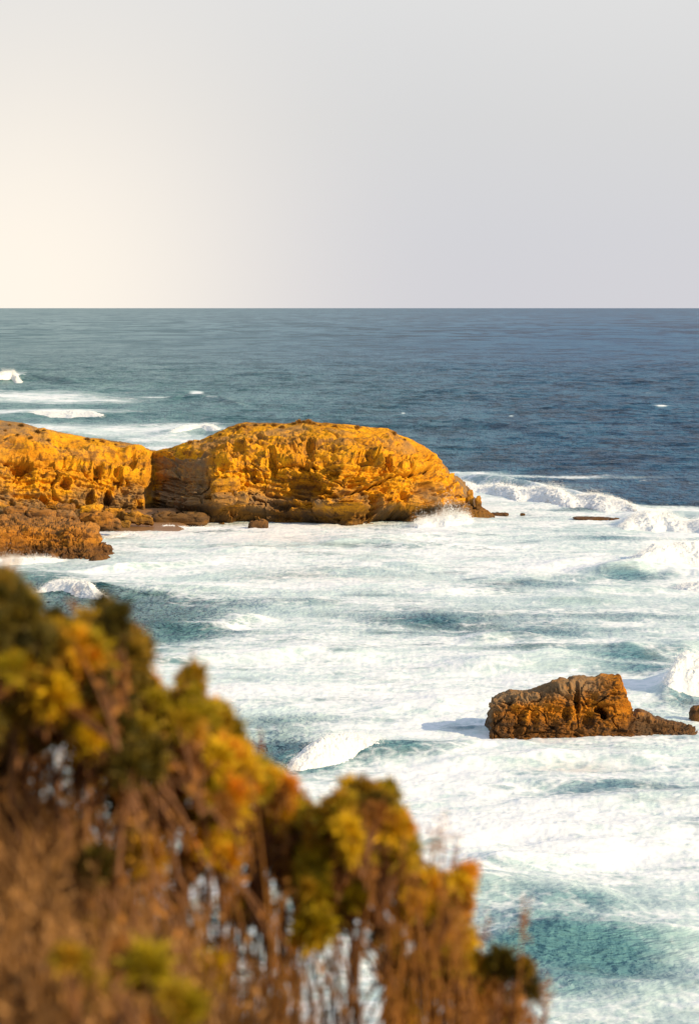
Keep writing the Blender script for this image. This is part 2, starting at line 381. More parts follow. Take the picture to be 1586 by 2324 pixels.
def fields(x, y):
    X, Y = toD(x, y)
    bd = ip([(-400, 1185), (1000, 1185), (1010, 1072), (1060, 1078), (1150, 1092), (1300, 1118), (1450, 1148), (1900, 1152)], X)
    f = ss(-4, 8, Y - bd) * .585
    nz = fbm(x * .022, y * .05 + .01 * x, 5 + 0 * x, 4, .6); f = f + (f > .1) * .34 * nz
    inside = ss(-4, 8, Y - bd)
    for a, b, rx, ry, v in BL:
        f = f + inside * v * (.7 if v > 0 else 1.) * np.exp(-(((X - a) / rx) ** 2 + ((Y - b) / ry) ** 2))
    for a, b, rx, ry, v in BACK:
        g = np.exp(-(((X - a) / rx) ** 2 + ((Y - b) / ry) ** 2)); f = np.maximum(f, v * g + .0) if v > .55 else f + v * g * (1 - inside)
    sand = .9 * np.exp(-(((X - 300) / 120) ** 2 + ((Y - 1205) / 14) ** 2)) + .55 * np.exp(-(((X - 640) / 170) ** 2 + ((Y - 1225) / 26) ** 2)) \
        + .8 * np.exp(-(((X - 1300) / 100) ** 2 + ((Y - 1750) / 9) ** 2)) + .5 * np.exp(-(((X - 1230) / 80) ** 2 + ((Y - 1690) / 7) ** 2))
    sand += .35 * np.exp(-(((X - 760) / 300) ** 2 + ((Y - 1310) / 14) ** 2)) * (pn(x * .1, y * .1, 0 * x) > -.1)
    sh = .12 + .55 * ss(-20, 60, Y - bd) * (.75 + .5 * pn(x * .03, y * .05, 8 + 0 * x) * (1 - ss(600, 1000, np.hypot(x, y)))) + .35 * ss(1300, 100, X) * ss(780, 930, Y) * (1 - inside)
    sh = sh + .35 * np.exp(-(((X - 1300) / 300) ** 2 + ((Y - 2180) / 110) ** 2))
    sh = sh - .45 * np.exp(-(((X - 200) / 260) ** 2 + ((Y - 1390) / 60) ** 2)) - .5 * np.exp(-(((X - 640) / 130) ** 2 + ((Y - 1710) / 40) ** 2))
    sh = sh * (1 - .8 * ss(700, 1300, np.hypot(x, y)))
    return np.clip(f, 0, 1), np.clip(sand, 0, 1), np.clip(sh, 0, 1)
def build_sea():
    ds = [14.]
    while ds[-1] < 40000:
        d = ds[-1]
        r = .03 if d < 78 else .0019 if d < 320 else .0036 if d < 1100 else .012 if d < 4000 else .08
        ds.append(d * (1 + r))
    ds = np.array(ds)
    an = list(np.linspace(-9.6, 9.6, 640)); step = .03
    left = []; a = 9.6
    while a < 75: step *= 1.22; a += step; left.append(a)
    an = np.radians(np.array([-v for v in left[::-1]] + an + left))
    A, Dd = np.meshgrid(an, ds); x = Dd * np.sin(A); y = Dd * np.cos(A)
    h = sea_h(x.ravel(), y.ravel()).reshape(x.shape)
    f, s, sh = fields(x.ravel(), y.ravel())
    # faces turned to the viewer carry less foam than crests and backs
    hy = np.gradient(h, axis=0) / np.maximum(np.gradient(y, axis=0), .05)
    f = (f.reshape(x.shape) - np.clip(hy, -.4, .5) * .28 * (f.reshape(x.shape) > .05)).ravel()
    XX = toD(x.ravel(), y.ravel())[0]
    haze = .95 * ss(1450, -100, XX)  # paler towards the left out to the horizon: glow and haze as water colour
    me = grid_mesh('sea', np.stack([x, y, h], -1), attrs={'foam': np.clip(f, 0, 1), 'sand': s, 'shallow': sh, 'left_haze': haze})
    o = obj('sea', me, MS, kind='structure', label='foam streaked blue green sea reaching to the horizon', cat=None)
    print('sea verts', x.size)
build_sea()

# ------------------------------------------------------------------ rock bodies from a skyline and a waterline
def rock_disp(P, n, s=1.0, big=1.0, pits=1.0, seed=0.):
    stk = .35 if seed == 3. else 1.
    """noise displacement of points P (metres); s scales feature size"""
    x, y, z = (P[..., i].ravel() / s + seed * 13.7 for i in range(3))
    d = big * 2.2 * fbm(x / 8.5, y / 8.5, z / 7.5, 3)
    d += .75 * fbm(x / 3.2, y / 3.2, z / 2.6, 3, .55, 1) * .8
    d += .42 * fbm(x / 1.2, y / 1.2, z / .8, 3, .6, 1) + .14 * fbm(x / .35, y / .35, z / .28, 2, .5, 1)
    bz = z + .11 * x + .9 * fbm(x / 9, y / 9, z / 9 + 4, 2)
    st = pn(bz * .9, 0 * x, 3 + x * .03); st2 = pn(bz * 3.1, 0 * x + 4, x * .05)
    d += stk * (.5 * np.tanh(st * 5) * .7 + .22 * np.tanh(st2 * 5))
    f1, f2, idv = worley(x / 2.9 + .2 * fbm(x, y, z, 2), y / 2.9, z / 2.1)
    pm = ss(.42, .2, f1) * (idv > .5) * ss(-.1, .35, fbm(x / 6, y / 6 + 9, z / 6, 2))
    d -= pits * .8 * pm
    f1, f2, idv = worley(x / 1.05, y / 1.05, z / .9)
    d -= pits * .34 * ss(.45, .2, f1) * (idv > .45)
    f1, f2, idv = worley(x / 5.2 + .35 * pn(x / 2, y / 2, z / 2), y / 5.2, z / 3.4 + .1 * x / 5.2)
    d -= .55 * ss(.10, .0, f2 - f1); d += .8 * (idv - .5)
    return (d * s).reshape(P.shape[:2])
def rock_body(name, sky, base, lean, Hsplit, topdepth, back, nc, rows, x0, x1, extra=None, yoff=None, disp=None, s=1., big=1., pits=1., seed=0., ends='cos',
              mat=None, crustf=None, **kw):
    u = np.linspace(0, 1, nc)
    X = x0 + (x1 - x0) * (.5 - .5 * np.cos(u * math.pi)) if ends == 'cos' else x0 + (x1 - x0) * u
    S = ip(sky, X); B = ip(base, X)
    kk = max(3, nc // 26) | 1; S_s = np.convolve(np.pad(S, kk // 2, mode='edge'), np.ones(kk) / kk, 'valid')
    S_s = np.maximum(S_s, S)
    _, Yb = ground(X, B)
    if yoff is not None: Yb0 = Yb; Yb = Yb + yoff(X)
    nf, nt, nb = rows
    taper = np.sqrt(np.clip(1 - np.abs(2 * u - 1) ** 6, 0, 1)) if ends == 'cos' else np.ones_like(u)
    pts = []; tt = []
    # sea-level foot continues below the water
    ax, _ = ray(X, B)
    for k in range(6):
        z = -2.2 + 2.2 * k / 6.; pts.append(np.stack([ax * Yb, Yb - .25 * (6 - k) / 6, 0 * Yb + z], -1)); tt.append(0 * X)
    for k in range(nf + nt):
        t = k / (nf + nt - 1.)
        py = B + (S_s + (S - S_s) * float(ss(.72, 1., t)) - B) * t
        # depth: steep to Hsplit then gently back
        g = np.where(t < Hsplit, lean * t / Hsplit, lean + topdepth * max(0., (t - Hsplit) / (1 - Hsplit)) ** 1.15)
        Y = Yb + g * taper
        xx, yy, zz = at(X, py, Y)
        pts.append(np.stack([xx, yy, zz], -1)); tt.append(0 * X + t)
    top = pts[-1]
    for k in range(1, nb + 1):
        q = k / nb; e = math.sin(q * math.pi / 2)
        zz = top[:, 2] - (top[:, 2] + 2.2) * q ** 1.6
        pts.append(np.stack([top[:, 0], top[:, 1] + back * e * taper, zz], -1)); tt.append(0 * X + 1 + q)
    P = np.stack(pts, 0); T = np.stack(tt, 0)
    XX = np.broadcast_to(X, T.shape)
    n = grid_normals(P)
    for _ in range(12):
        n[1:-1, 1:-1] = (n[1:-1, 1:-1] * 2 + n[:-2, 1:-1] + n[2:, 1:-1] + n[1:-1, :-2] + n[1:-1, 2:]) / 6
    n /= np.linalg.norm(n, axis=-1, keepdims=True) + 1e-9
    if n[8, nc // 2, 1] > 0: n = -n
    d = rock_disp(P, n, s, big, pits, seed)
    if disp is not None: d = disp(P, T, XX, d)
    sidef = (.35 + .65 * ss(.0, .12, u) * ss(1, .88, u)) if ends == 'cos' else 1 - .5 * ss(.96, 1, u)
    cresf = 1 - .78 * ss(.80, 1.0, T) * ss(1.4, 1.0, T)
    P2 = P + n * (d * sidef[None] * cresf)[..., None]
    if extra is not None: P2 = extra(P2, T, XX, n)
    c = crustf(P2, T, XX) if crustf else np.zeros(T.shape)
    me = grid_mesh(name, P2, attrs={'crust': c})
    # outward faces
    if me.polygons[len(me.polygons) // 3].normal.y > 0: me.flip_normals()
    return obj(name, me, mat, **kw)

HSKY = [(-150, 930), (-60, 948), (0, 957), (30, 960), (60, 966), (85, 976), (100, 975), (130, 983), (170, 990), (200, 996), (230, 1000), (300, 1013), (340, 1021), (352, 1023),
        (370, 1019), (400, 1016), (440, 1000), (455, 1001), (480, 990), (520, 975), (535, 970), (550, 965), (600, 963), (650, 962), (675, 958), (690, 956), (712, 959), (730, 963), (800, 968), (880, 972), (892, 978),
        (900, 986), (925, 997), (945, 1007), (965, 1017), (985, 1030), (1003, 1048), (1014, 1062), (1021, 1078), (1033, 1088), (1047, 1100), (1056, 1112),
        (1064, 1126), (1076, 1142), (1088, 1153), (1100, 1163), (1112, 1171), (1122, 1176)]
HBASE = [(-150, 1188), (200, 1189), (340, 1187), (440, 1193), (560, 1190), (700, 1193), (780, 1196), (860, 1192), (940, 1190), (1010, 1180), (1122, 1178)]
RECESS = [  # sheet x, y, rx, ry, depth m, sharpness
    (898, 1178, 46, 17, 6.5), (690, 1105, 40, 30, 1.8), (640, 1150, 40, 10, .9), (703, 1012, 12, 10, 1.8), (828, 1052, 24, 13, 2.0),
    (868, 1066, 13, 10, 1.6), (925, 1046, 20, 8, 1.3), (775, 1175, 20, 14, 1.8), (838, 1150, 14, 24, 1.8), (968, 1050, 7, 14, 1.2),
    (620, 1060, 12, 22, 1.3), (690, 1060, 20, 14, 1.1), (975, 1092, 20, 8, 1.0), (950, 1112, 16, 12, 1.0), (760, 1080, 15, 9, 1.1),
    (245, 1128, 10, 16, 2.6), (218, 1075, 11, 18, 1.6), (298, 1055, 12, 14, 1.4), (45, 1070, 26, 16, 1.8), (145, 1105, 14, 12, 1.3),
    (98, 1140, 12, 10, 1.3), (160, 1145, 12, 8, 1.2), (205, 1132, 10, 14, 1.3), (265, 1084, 12, 14, 1.2), (880, 1015, 24, 7, 1.0),
    (560, 1180, 30, 9, 1.6), (500, 1180, 22, 8, 1.6), (700, 1182, 45, 7, 1.6), (1010, 1105, 10, 14, .8), (540, 1030, 18, 10, 1.0),
    (590, 1005, 12, 9, .8), (420, 1172, 40, 8, 1.2), (690, 1030, 30, 8, .7), (800, 1100, 16, 10, 1.0), (740, 1125, 22, 7, .9), (575, 1085, 8, 14, .8)]
def hd_disp(P, T, X, d):
    Xd, Yd = toD(P[..., 0], P[..., 1], P[..., 2])
    front = (T <= 1)
    wob = 5 * pn(Xd * .05, Yd * .05, 0 * Xd) + 3 * pn(Xd * .16, Yd * .16, 0 * Xd + 3)
    wob2 = 4 * pn(Xd * .06 + 9, Yd * .06, 0 * Xd) + 2.5 * pn(Xd * .2, Yd * .2 + 7, 0 * Xd) + 1.6 * pn(Xd * .5, Yd * .5 + 7, 0 * Xd)
    wob = wob + 1.8 * pn(Xd * .45, Yd * .45, 9 + 0 * Xd)
    for a, b, rx, ry, dep in RECESS:
        r = np.sqrt(((Xd - a + wob) / rx) ** 2 + ((Yd - b + wob2) / ry) ** 2)
        d = d - front * dep * (1.35 if dep > 3 else 1.1) * (ss(1.1, .7, r) if dep > 3 else ss(1.3, .45, r)) + front * .35 * ss(1.6, 1.15, r) * ss(.95, 1.1, r) * (Yd < b)
    # diagonal crack
    yl = np.interp(Xd, [690, 740, 850, 900, 995], [1147, 1140, 1105, 1088, 1068])
    inx = ss(685, 720, Xd) * ss(1005, 985, Xd)
    dy = Yd - yl + 3 * pn(Xd * .08, 0 * Xd, 0 * Xd)
    d = d - front * inx * 2.4 * np.exp(-(dy / 2.1) ** 2) + front * inx * .6 * ss(0, -2, dy) * ss(-16, -4, dy)
    # brow ledge on the left bluff and undercut foot
    ln = np.interp(Xd, [-150, 60, 200, 340], [1045, 1048, 1040, 1040])
    dy = Yd - ln; lf = ss(350, 320, Xd)
    d = d + front * lf * (.9 * ss(2, -2, dy) * ss(-14, -3, dy))
    z = P[..., 2]
    d = d - front * 2.4 * ss(1.7, 1.0, z + .5 * pn(P[..., 0] / 4, 0 * Xd, 0 * Xd)) * ss(430, 470, Xd) * ss(1060, 1000, Xd)
    d = d + front * ss(470, 520, Xd) * ss(1000, 900, Xd) * ss(3.4, 2.4, z) * 1.1 * (.6 + fbm(P[..., 0] / 3.5, 0 * Xd, z / 2, 3))
    # protruding lower buttresses
    d = d + front * 1.2 * np.exp(-(((Xd - 590) / 50) ** 2 + ((Yd - 1162) / 9) ** 2)) + front * 1.0 * np.exp(-(((Xd - 520) / 40) ** 2 + ((Yd - 1160) / 7) ** 2))
    d = d * (1 - .35 * ss(1040, 1070, Xd)) * (1 - .35 * ss(.62, .8, T))
    return d
def hd_extra(P, T, X, n):
    # cove: the bluff ends at an arete, the wall steps back and then swings forward (shaded flank)
    tf = ss(1.0, .66, T) * (T <= 1)
    edge = 322 + 10 * ss(3, 8, P[..., 2]) + 4 * pn(P[..., 2] * .5, 0 * X, 0 * X)
    rec = ss(0, 15, X - edge) * ip([(322, 5.4), (350, 5.2), (400, 4.0), (440, 2.2), (485, .0)], X)
    P[..., 1] += rec * tf
    return P
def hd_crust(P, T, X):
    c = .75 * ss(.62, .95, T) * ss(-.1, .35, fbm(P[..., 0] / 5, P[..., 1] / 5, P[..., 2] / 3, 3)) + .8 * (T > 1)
    c += .85 * ss(330, 380, X) * ss(490, 455, X) * (T < .8) + .85 * ss(5.2, 2.6, P[..., 2]) * ss(-.2, .2, fbm(P[..., 0] / 4, P[..., 1] / 4, P[..., 2] / 3, 3))  # same grey-brown tint over the cove wall, and patchily low on the cliff
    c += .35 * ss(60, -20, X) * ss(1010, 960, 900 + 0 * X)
    return np.clip(c, 0, 1)
def hyoff(X): return 0 * X + ip([(-150, -3), (0, -1), (200, 2), (320, 2), (400, 0), (1122, 0)], X)
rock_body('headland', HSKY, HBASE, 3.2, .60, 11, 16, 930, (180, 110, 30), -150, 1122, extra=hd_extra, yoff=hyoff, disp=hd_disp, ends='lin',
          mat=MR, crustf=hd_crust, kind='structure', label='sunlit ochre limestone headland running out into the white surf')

# sea stack
O = (1046.8, 1459.); q = .34
def Z(pts): return [(O[0] + a * q, O[1] + b * q) for a, b in pts]
SSKY = Z([(160, 648), (170, 520), (176, 470), (196, 400), (215, 368), (260, 342), (300, 330), (330, 318), (400, 322), (450, 318), (480, 302), (530, 292), (600, 268), (660, 243),
          (735, 256), (745, 238), (790, 236), (850, 238), (900, 236), (935, 220), (1000, 222), (1052, 217), (1066, 245), (1080, 290), (1088, 340), (1100, 380),
          (1104, 430), (1125, 476), (1142, 494), (1170, 482), (1200, 474), (1250, 492), (1300, 516), (1400, 540), (1480, 556), (1530, 590), (1568, 622)])
SBASE = Z([(160, 650), (300, 655), (700, 660), (1060, 662), (1160, 645), (1300, 640), (1450, 636), (1568, 628)])
SREC = [(1046.8 + a * q, 1459 + b * q, rx * q, ry * q, dep) for a, b, rx, ry, dep in
        [(922, 452, 32, 26, 1.3), (952, 486, 24, 34, 1.3), (770, 380, 22, 95, .8), (400, 515, 26, 60, .3), (485, 520, 34, 50, .35), (620, 510, 95, 70, .4), (350, 590, 60, 46, .35),
         (840, 530, 50, 50, .5), (1050, 610, 60, 28, .6), (330, 400, 30, 20, .3), (590, 580, 50, 22, .4), (700, 470, 26, 60, .4)]]
def st_disp(P, T, X, d):
    Xd, Yd = toD(P[..., 0], P[..., 1], P[..., 2]); wob = 3.2 * pn(Xd * .09, Yd * .09, 0 * Xd) + 2.2 * pn(Xd * .25, Yd * .25, 0 * Xd); wob2 = 3.2 * pn(Xd * .09, Yd * .09, 0 * Xd + 5) + 2.2 * pn(Xd * .25, Yd * .25, 4 + 0 * Xd)
    for a, b, rx, ry, dep in SREC:
        r = np.sqrt(((Xd - a + wob) / rx) ** 2 + ((Yd - b + wob2) / ry) ** 2)
        d = d - (T <= 1) * dep * ss(1.25, .55, r)
    x, y, z = P[..., 0].ravel(), P[..., 1].ravel(), P[..., 2].ravel()
    hf = (.16 * fbm(x / .5, y / .5, z / .4, 3, .6, 1)).reshape(T.shape)
    return d + hf * ss(.45, .8, T)
def st_extra(P, T, X, n):
    # overhanging left lip
    P[..., 0] += ss(1128, 1106, X) * .28 * ss(2.2, 1.2, P[..., 2])
    return P
def st_crust(P, T, X):
    u = ss(.55, .85, T + .18 * fbm(P[..., 0] / 1.2, P[..., 1] / 1.2, P[..., 2] / 1, 3)) * ss(1400, 1330, X) * .95 + .25 * ss(1180, 1120, X) + .6 * ss(1425, 1450, X)
    return np.clip(u, 0, 1)
rock_body('sea_stack', SSKY, SBASE, 1.0, .82, 1.6, 2.8, 520, (150, 60, 24), SSKY[0][0], SSKY[-1][0], disp=st_disp, extra=st_extra, s=.36, big=.9, pits=1., seed=3.,
          mat=MR2, crustf=st_crust, label='rugged orange brown rock standing alone in white surf at lower right', cat='rock')

# low reef in front of the bluff, on the left
RSKY = [(-90, 1168), (0, 1172), (40, 1166), (70, 1176), (110, 1178), (150, 1186), (178, 1190), (200, 1203), (208, 1216), (214, 1232), (224, 1243), (234, 1250), (240, 1247), (248, 1256), (255, 1264)]
RBASE = [(-90, 1282), (0, 1277), (54, 1270), (144, 1269), (216, 1271), (255, 1267)]
def rf_disp(P, T, X, d):
    x, y, z = P[..., 0].ravel(), P[..., 1].ravel(), P[..., 2].ravel()
    return d + (.35 * fbm(x / 1.3, y / 1.3, z / 1.1, 4, .6, 1)).reshape(T.shape) * ss(-.1, .2, T)
rock_body('rock_shelf', RSKY, RBASE, 3.0, .62, 22, 8, 520, (130, 110, 20), -90, 255, disp=rf_disp, s=.55, big=.9, pits=1.1, seed=7., ends='lin',
          mat=MR3, crustf=lambda P, T, X: .35 * ss(.5, .8, T), label='low jagged brown reef shelf with waves washing its foot, at left edge', cat='rock')

# boulders
def boulder(name, X, Y, wD, hD, dz, seed, mat, label, group=None, flat=.7, n=5, cat='boulder', dep=None, tilt=0., crust=.3):
    """centre of the foot at sheet (X, Y) at depth dep"""
    if dep is None: x, y = ground(X, Y); z = 0.
    else: x, y, z = (float(v) for v in at(X, Y, dep))
    y = float(y); x = float(x)
    wm = wD * K / FPX * y; hm = hD * K / FPX * y
    nu, nv = 64, 40
    U, V = np.meshgrid(np.linspace(0, 2 * math.pi, nu, endpoint=False), np.linspace(.02, math.pi - .02, nv))
    dx, dy, dzv = np.cos(U) * np.sin(V), np.sin(U) * np.sin(V), np.cos(V)
    e = .5
    q3 = lambda v: np.sign(v) * np.abs(v) ** e
    P = np.stack([q3(dx) * wm / 2, q3(dy) * wm * flat / 2, q3(dzv) * hm * .55], -1)
    s = min(wm, hm) * .28
    xx, yy, zz = (P[..., i] / s + seed * 9.1 for i in range(3))
    f1, f2, idv = worley(xx / 3.2, yy / 3.2, zz / 2.4)
    dd = .6 * s * fbm(xx / 2.2, yy / 2.2, zz / 2, 4, .55) + 1.1 * s * (idv - .5) - .4 * s * ss(.16, 0, f2 - f1) + .16 * s * fbm(xx * 1.1, yy * 1.1, zz * 1.3, 3, .6, 1)
    N = np.stack([dx, dy, dzv], -1); P = P + N * dd[..., None]
    P[..., 2] += tilt * P[..., 0]
    me = grid_mesh(name, P, closed_u=True, attrs={'crust': np.full(P.shape[:2], crust)})
    if me.polygons[len(me.polygons) // 2].normal.dot(me.polygons[len(me.polygons) // 2].center) < 0: me.flip_normals()
    return obj(name, me, mat, label=label, cat=cat, group=group, loc=(x, y, z + hm * .42))
BD = [  # X, Y(foot), w, h, depth offset tuples
    (262, 1186, 46, 36, 'rounded ochre boulder in the pile below the bluff, topmost and largest', 272, 0),
    (300, 1188, 44, 26, 'tilted ochre boulder at the shaded cove end of the boulder pile', 271, -.2),
    (330, 1188, 34, 18, 'small low boulder lying where the pile meets the sandy cove', 271, -.2),
    (232, 1200, 44, 34, 'square brown boulder with lit flat top above the wet sand', 262, .05),
    (200, 1196, 40, 30, 'brown split boulder wedged between reef shelf and square boulder', 263, 0),
    (258, 1200, 34, 22, 'dark low boulder at the edge of the wet sand', 264, -.1),
    (285, 1196, 22, 12, 'smallest stone lying on the wet sand beside the pile', 267, 0),
    (205, 1168, 50, 22, 'long flat ochre slab lying on top of the boulder pile', 274, .05),
    (95, 1176, 74, 20, 'long dark flat slab lying on the reef shelf', 262, -.05),
    (38, 1172, 54, 22, 'dark flat slab on the reef shelf nearest the left edge', 262, 0),
    (150, 1182, 44, 22, 'grey brown flat slab leaning at the right end of the slabs', 262, -.1),
    (150, 1160, 40, 16, 'ochre slab lying under the bluff behind the dark slabs', 274, 0),
    (585, 1202, 42, 20, 'dark pointed rock standing in foam at the headland foot', None, 0),
    (512, 1118, 62, 30, 'large pale nose shaped boulder high on the headland flank', 277.5, .12),
    (508, 1144, 58, 22, 'grey boulder lying just below the pale nose shaped one', 276, -.08),
    (548, 1142, 34, 24, 'round grey ochre boulder against the sunny cliff face', 276.2, 0),
    (408, 1190, 130, 26, 'wide low rounded grey ledge rock in the shaded cove', 277, 0),
]
for i, (X, Y, wd, hd, lab, dep, tl) in enumerate(BD):
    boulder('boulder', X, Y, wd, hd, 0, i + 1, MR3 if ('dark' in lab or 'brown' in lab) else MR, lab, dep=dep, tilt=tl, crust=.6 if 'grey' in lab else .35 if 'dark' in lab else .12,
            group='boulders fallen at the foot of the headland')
boulder('rock_spire', 1067, 1150, 13, 40, 0, 41, MR, 'tallest pointed spire of rock near the headland tip', dep=287, cat='rock', n=4)
boulder('rock_spire', 1085, 1160, 12, 34, 0, 42, MR, 'crooked orange rock spire nearest the headland tip', dep=286.5, cat='rock', tilt=.2)
boulder('reef_rock', 1134, 1171, 40, 6, 0, 31, MR3, 'low brown rock awash just off the headland tip', cat='rock', n=4)
boulder('reef_rock', 1186, 1171, 11, 5, 0, 32, MR3, 'tiny dark rock poking out of foam beyond the headland tip', cat='rock', n=4)
boulder('reef_rock', 1345, 1180, 90, 4.5, 0, 33, MR3, 'long thin dark reef rock awash before the right hand breaker', cat='rock', tilt=-.02, n=4)
boulder('reef_rock', 1394, 1184, 26, 7, 0, 34, MR3, 'short dark reef rock touching the right hand breaker', cat='rock', n=4)
boulder('reef_rock', 1592, 1641, 46, 34, 0, 35, MR2, 'pointed brown rock cut off by the right edge of the photo', cat='rock', n=4)
boulder('reef_rock', 1418, 1683, 30, 14, 0, 36, MR2, 'small round brown rock at the foot of the lone sea stack', cat='rock', n=4)

# beach in the cove
def beach():
    m = M('wet_sand'); pos = m.n('NewGeometry').outputs['Position']
    n = m.noise(pos, .8, 4, .6)
    m.l(m.princ(m.mix(n, (.20, .105, .045), (.30, .17, .08)), .35, m.bump(n, .3, .1), spec=.4), m.out.inputs[0])
    X, Y = np.meshgrid(np.linspace(190, 470, 90), np.linspace(1180, 1222, 40))
    gx, gy = ground(X, Y)
    z = np.interp(Y, [1180, 1190, 1204, 1222], [1.3, .6, .32, -.5]) * ss(470, 400, X) + .05 * pn(gx * .3, gy * .3, 0 * gx) - .9 * ss(400, 470, X)
    obj('beach', grid_mesh('beach', np.stack([gx, gy, z], -1)), m.m, kind='structure', label='small strip of wet brown sand in the cove')
beach()

# ------------------------------------------------------------------ white water
def icos_cloud(C, r):
    V = np.array([(.94, 0, -.33), (-.47, .82, -.33), (-.47, -.82, -.33), (0, 0, 1)], float)
    F = np.array([(0, 1, 3), (1, 2, 3), (2, 0, 3), (1, 0, 2)])
    n = len(C); W = (C[:, None, :] + V[None] * r[:, None, None] * rng.uniform(.6, 1.4, (n, 4, 1))).reshape(-1, 3)
    return W, (F[None] + 4 * np.arange(n)[:, None, None]).reshape(-1, 3)
def white_water(pts, H, toe, backw, label, spray=3000, sprayh=.5, lump=1., seed=0., name='breaking_wave'):
    """pts: crest line in sheet coordinates of the water plane"""
    gx, gy = ground(np.array([p[0] for p in pts]), np.array([p[1] for p in pts]))
    L = gx[-1] - gx[0]; dmean = gy.mean(); px = dmean / FPX
    nc = int(min(700, max(60, L / px * 1.3))); nr = 70
    xs = np.linspace(gx[0], gx[-1], nc); u = np.linspace(0, 1, nc); t = np.linspace(-1, 1, nr)[:, None]
    yc = np.interp(xs, gx, gy)[None] + .8 * pn(xs * .4, 0 * xs + seed, 0 * xs)[None] * toe * .25
    x = np.broadcast_to(xs, (nr, nc)); env = np.sqrt(np.clip(np.sin(u * math.pi), 0, 1))[None] * (.75 + .5 * pn(xs * .25, 0 * xs + seed + 5, 0 * xs))[None]
    toee = toe * (.45 + .55 * env) * (1 + .45 * fbm(xs * .35, 0 * xs + seed, 0 * xs, 3))[None]
    y = yc + np.where(t < 0, t * toee, t * backw)
    prof = np.where(t < 0, (1 - (-t) ** 1.5) ** .9, (1 - t ** 1.6)) * env
    sh = sea_h(x.ravel(), y.ravel()).reshape(x.shape)
    s = max(H * .55, .25)
    bl = fbm(x / s / 1.6 + seed, y / s / 1.6, 0 * x, 4, .58, 2); b2 = fbm(x / s * 2.2, y / s * 2.2, 3 + 0 * x, 3, .6, 2)
    z = sh - .25 + prof * (H * .75 + .25 + H * .34 * lump * bl + H * .09 * b2)
    P = np.stack([x + .25 * s * b2, y - .5 * s * bl * prof, z], -1)
    root = obj(name, grid_mesh('white_water', P), MF, label=label, cat='wave', group='breaking waves')
    spray = int(spray * 2.6)
    if spray:
        i = rng.integers(0, nc, spray); j = (nr / 2 + rng.normal(0, nr * .12, spray)).clip(2, nr - 3).astype(int)
        C = P[j, i].copy(); up0 = np.zeros(spray); up = rng.exponential(sprayh * (.6 if name != 'wave_splash' else 1), spray) * prof[j, i] * np.clip(.9 + 1.5 * fbm(x[j, i] * .5, 0 * up0 + seed, 0 * up0, 3), .1, 3)
        C[:, 2] += up; C[:, 1] += rng.normal(0, .5, spray) + up * .4; C[:, 0] += rng.normal(0, .2, spray)
        V, F = icos_cloud(C, rng.uniform(.12, .32, spray) * px)
        obj('spray', raw_mesh('spray', V, F), MF, parent=root, kind='stuff')
    return root
white_water([(1000, 1100), (1040, 1106), (1120, 1117), (1200, 1128), (1300, 1142), (1400, 1156), (1452, 1164)], 2.3, 13, 3, 'long white breaker rolling in just right of the headland tip', 7000, .45, seed=1)
white_water([(1402, 1202), (1440, 1196), (1500, 1194), (1586, 1200), (1680, 1206)], 2.1, 7, 3.5, 'thick tumbling white breaker at the right edge beyond the thin reef', 6000, .4, seed=2)
white_water([(1425, 1296), (1470, 1292), (1530, 1288), (1600, 1288), (1700, 1288)], 1.7, 3.5, 6, 'curling white breaker over a dark green face at the right edge', 5000, .45, seed=3)
white_water([(1528, 1338), (1560, 1336), (1610, 1336), (1700, 1330)], 1.2, 4, 4, 'low white foam pile spilling below the curling breaker at right edge', 2500, .25, seed=3.5)
white_water([(1545, 1262), (1565, 1256), (1620, 1254), (1700, 1256)], 1.6, 3, 3, 'small peak of foam just above the curling breaker at the right edge', 1200, .3, seed=3.8)
white_water([(1505, 1580), (1540, 1572), (1600, 1568), (1700, 1570)], 1.6, 2.6, 2.5, 'bursting white breaker behind the lone sea stack at the right edge', 4000, .4, seed=4)
white_water([(640, 1752), (690, 1742), (750, 1730), (810, 1720), (880, 1716)], .75, 2.2, 1.8, 'white foam crest spilling beside the top of the shrubs in mid picture', 3000, .12, lump=.8, seed=5)
white_water([(78, 1348), (110, 1344), (150, 1345), (200, 1354), (250, 1366)], .9, 2.6, 2, 'small white breaker between the reef shelf and the shrubs at left', 2000, .2, seed=6)
white_water([(-60, 872), (0, 868), (30, 866), (48, 868)], 3.2, 7, 6, 'distant white breaker far out at the left edge', 2500, .8, seed=7)
white_water([(60, 945), (130, 946), (200, 946), (240, 948)], 1.0, 7, 4, 'thin distant line of broken wave beyond the left bluff', 800, .2, seed=8)
white_water([(385, 990), (420, 987), (460, 984), (500, 988)], 1.1, 5, 3, 'distant white crest breaking beyond the saddle of the headland', 1000, .3, seed=9)
white_water([(-40, 1290), (10, 1288), (50, 1284), (100, 1280), (150, 1276)], .9, 3.0, 4, 'white surge breaking against the foot of the low reef shelf', 2500, .35, seed=10)
white_water([(936, 1199), (960, 1197), (990, 1194), (1030, 1192), (1072, 1192)], 1.7, 4, 4, 'burst of white splash at the foot of the headland beside the cave', 5000, .75, seed=11, name='wave_splash')
white_water([(330, 1204), (380, 1201), (430, 1203), (470, 1200), (520, 1200)], .35, 2.5, 2, 'thin edge of white wash running onto the sand of the cove', 300, .1, seed=12)
white_water([(210, 1226), (250, 1219), (290, 1214), (330, 1218)], .3, 3, 2, 'low white wash between the reef shelf and the wet sand', 300, .1, seed=13)

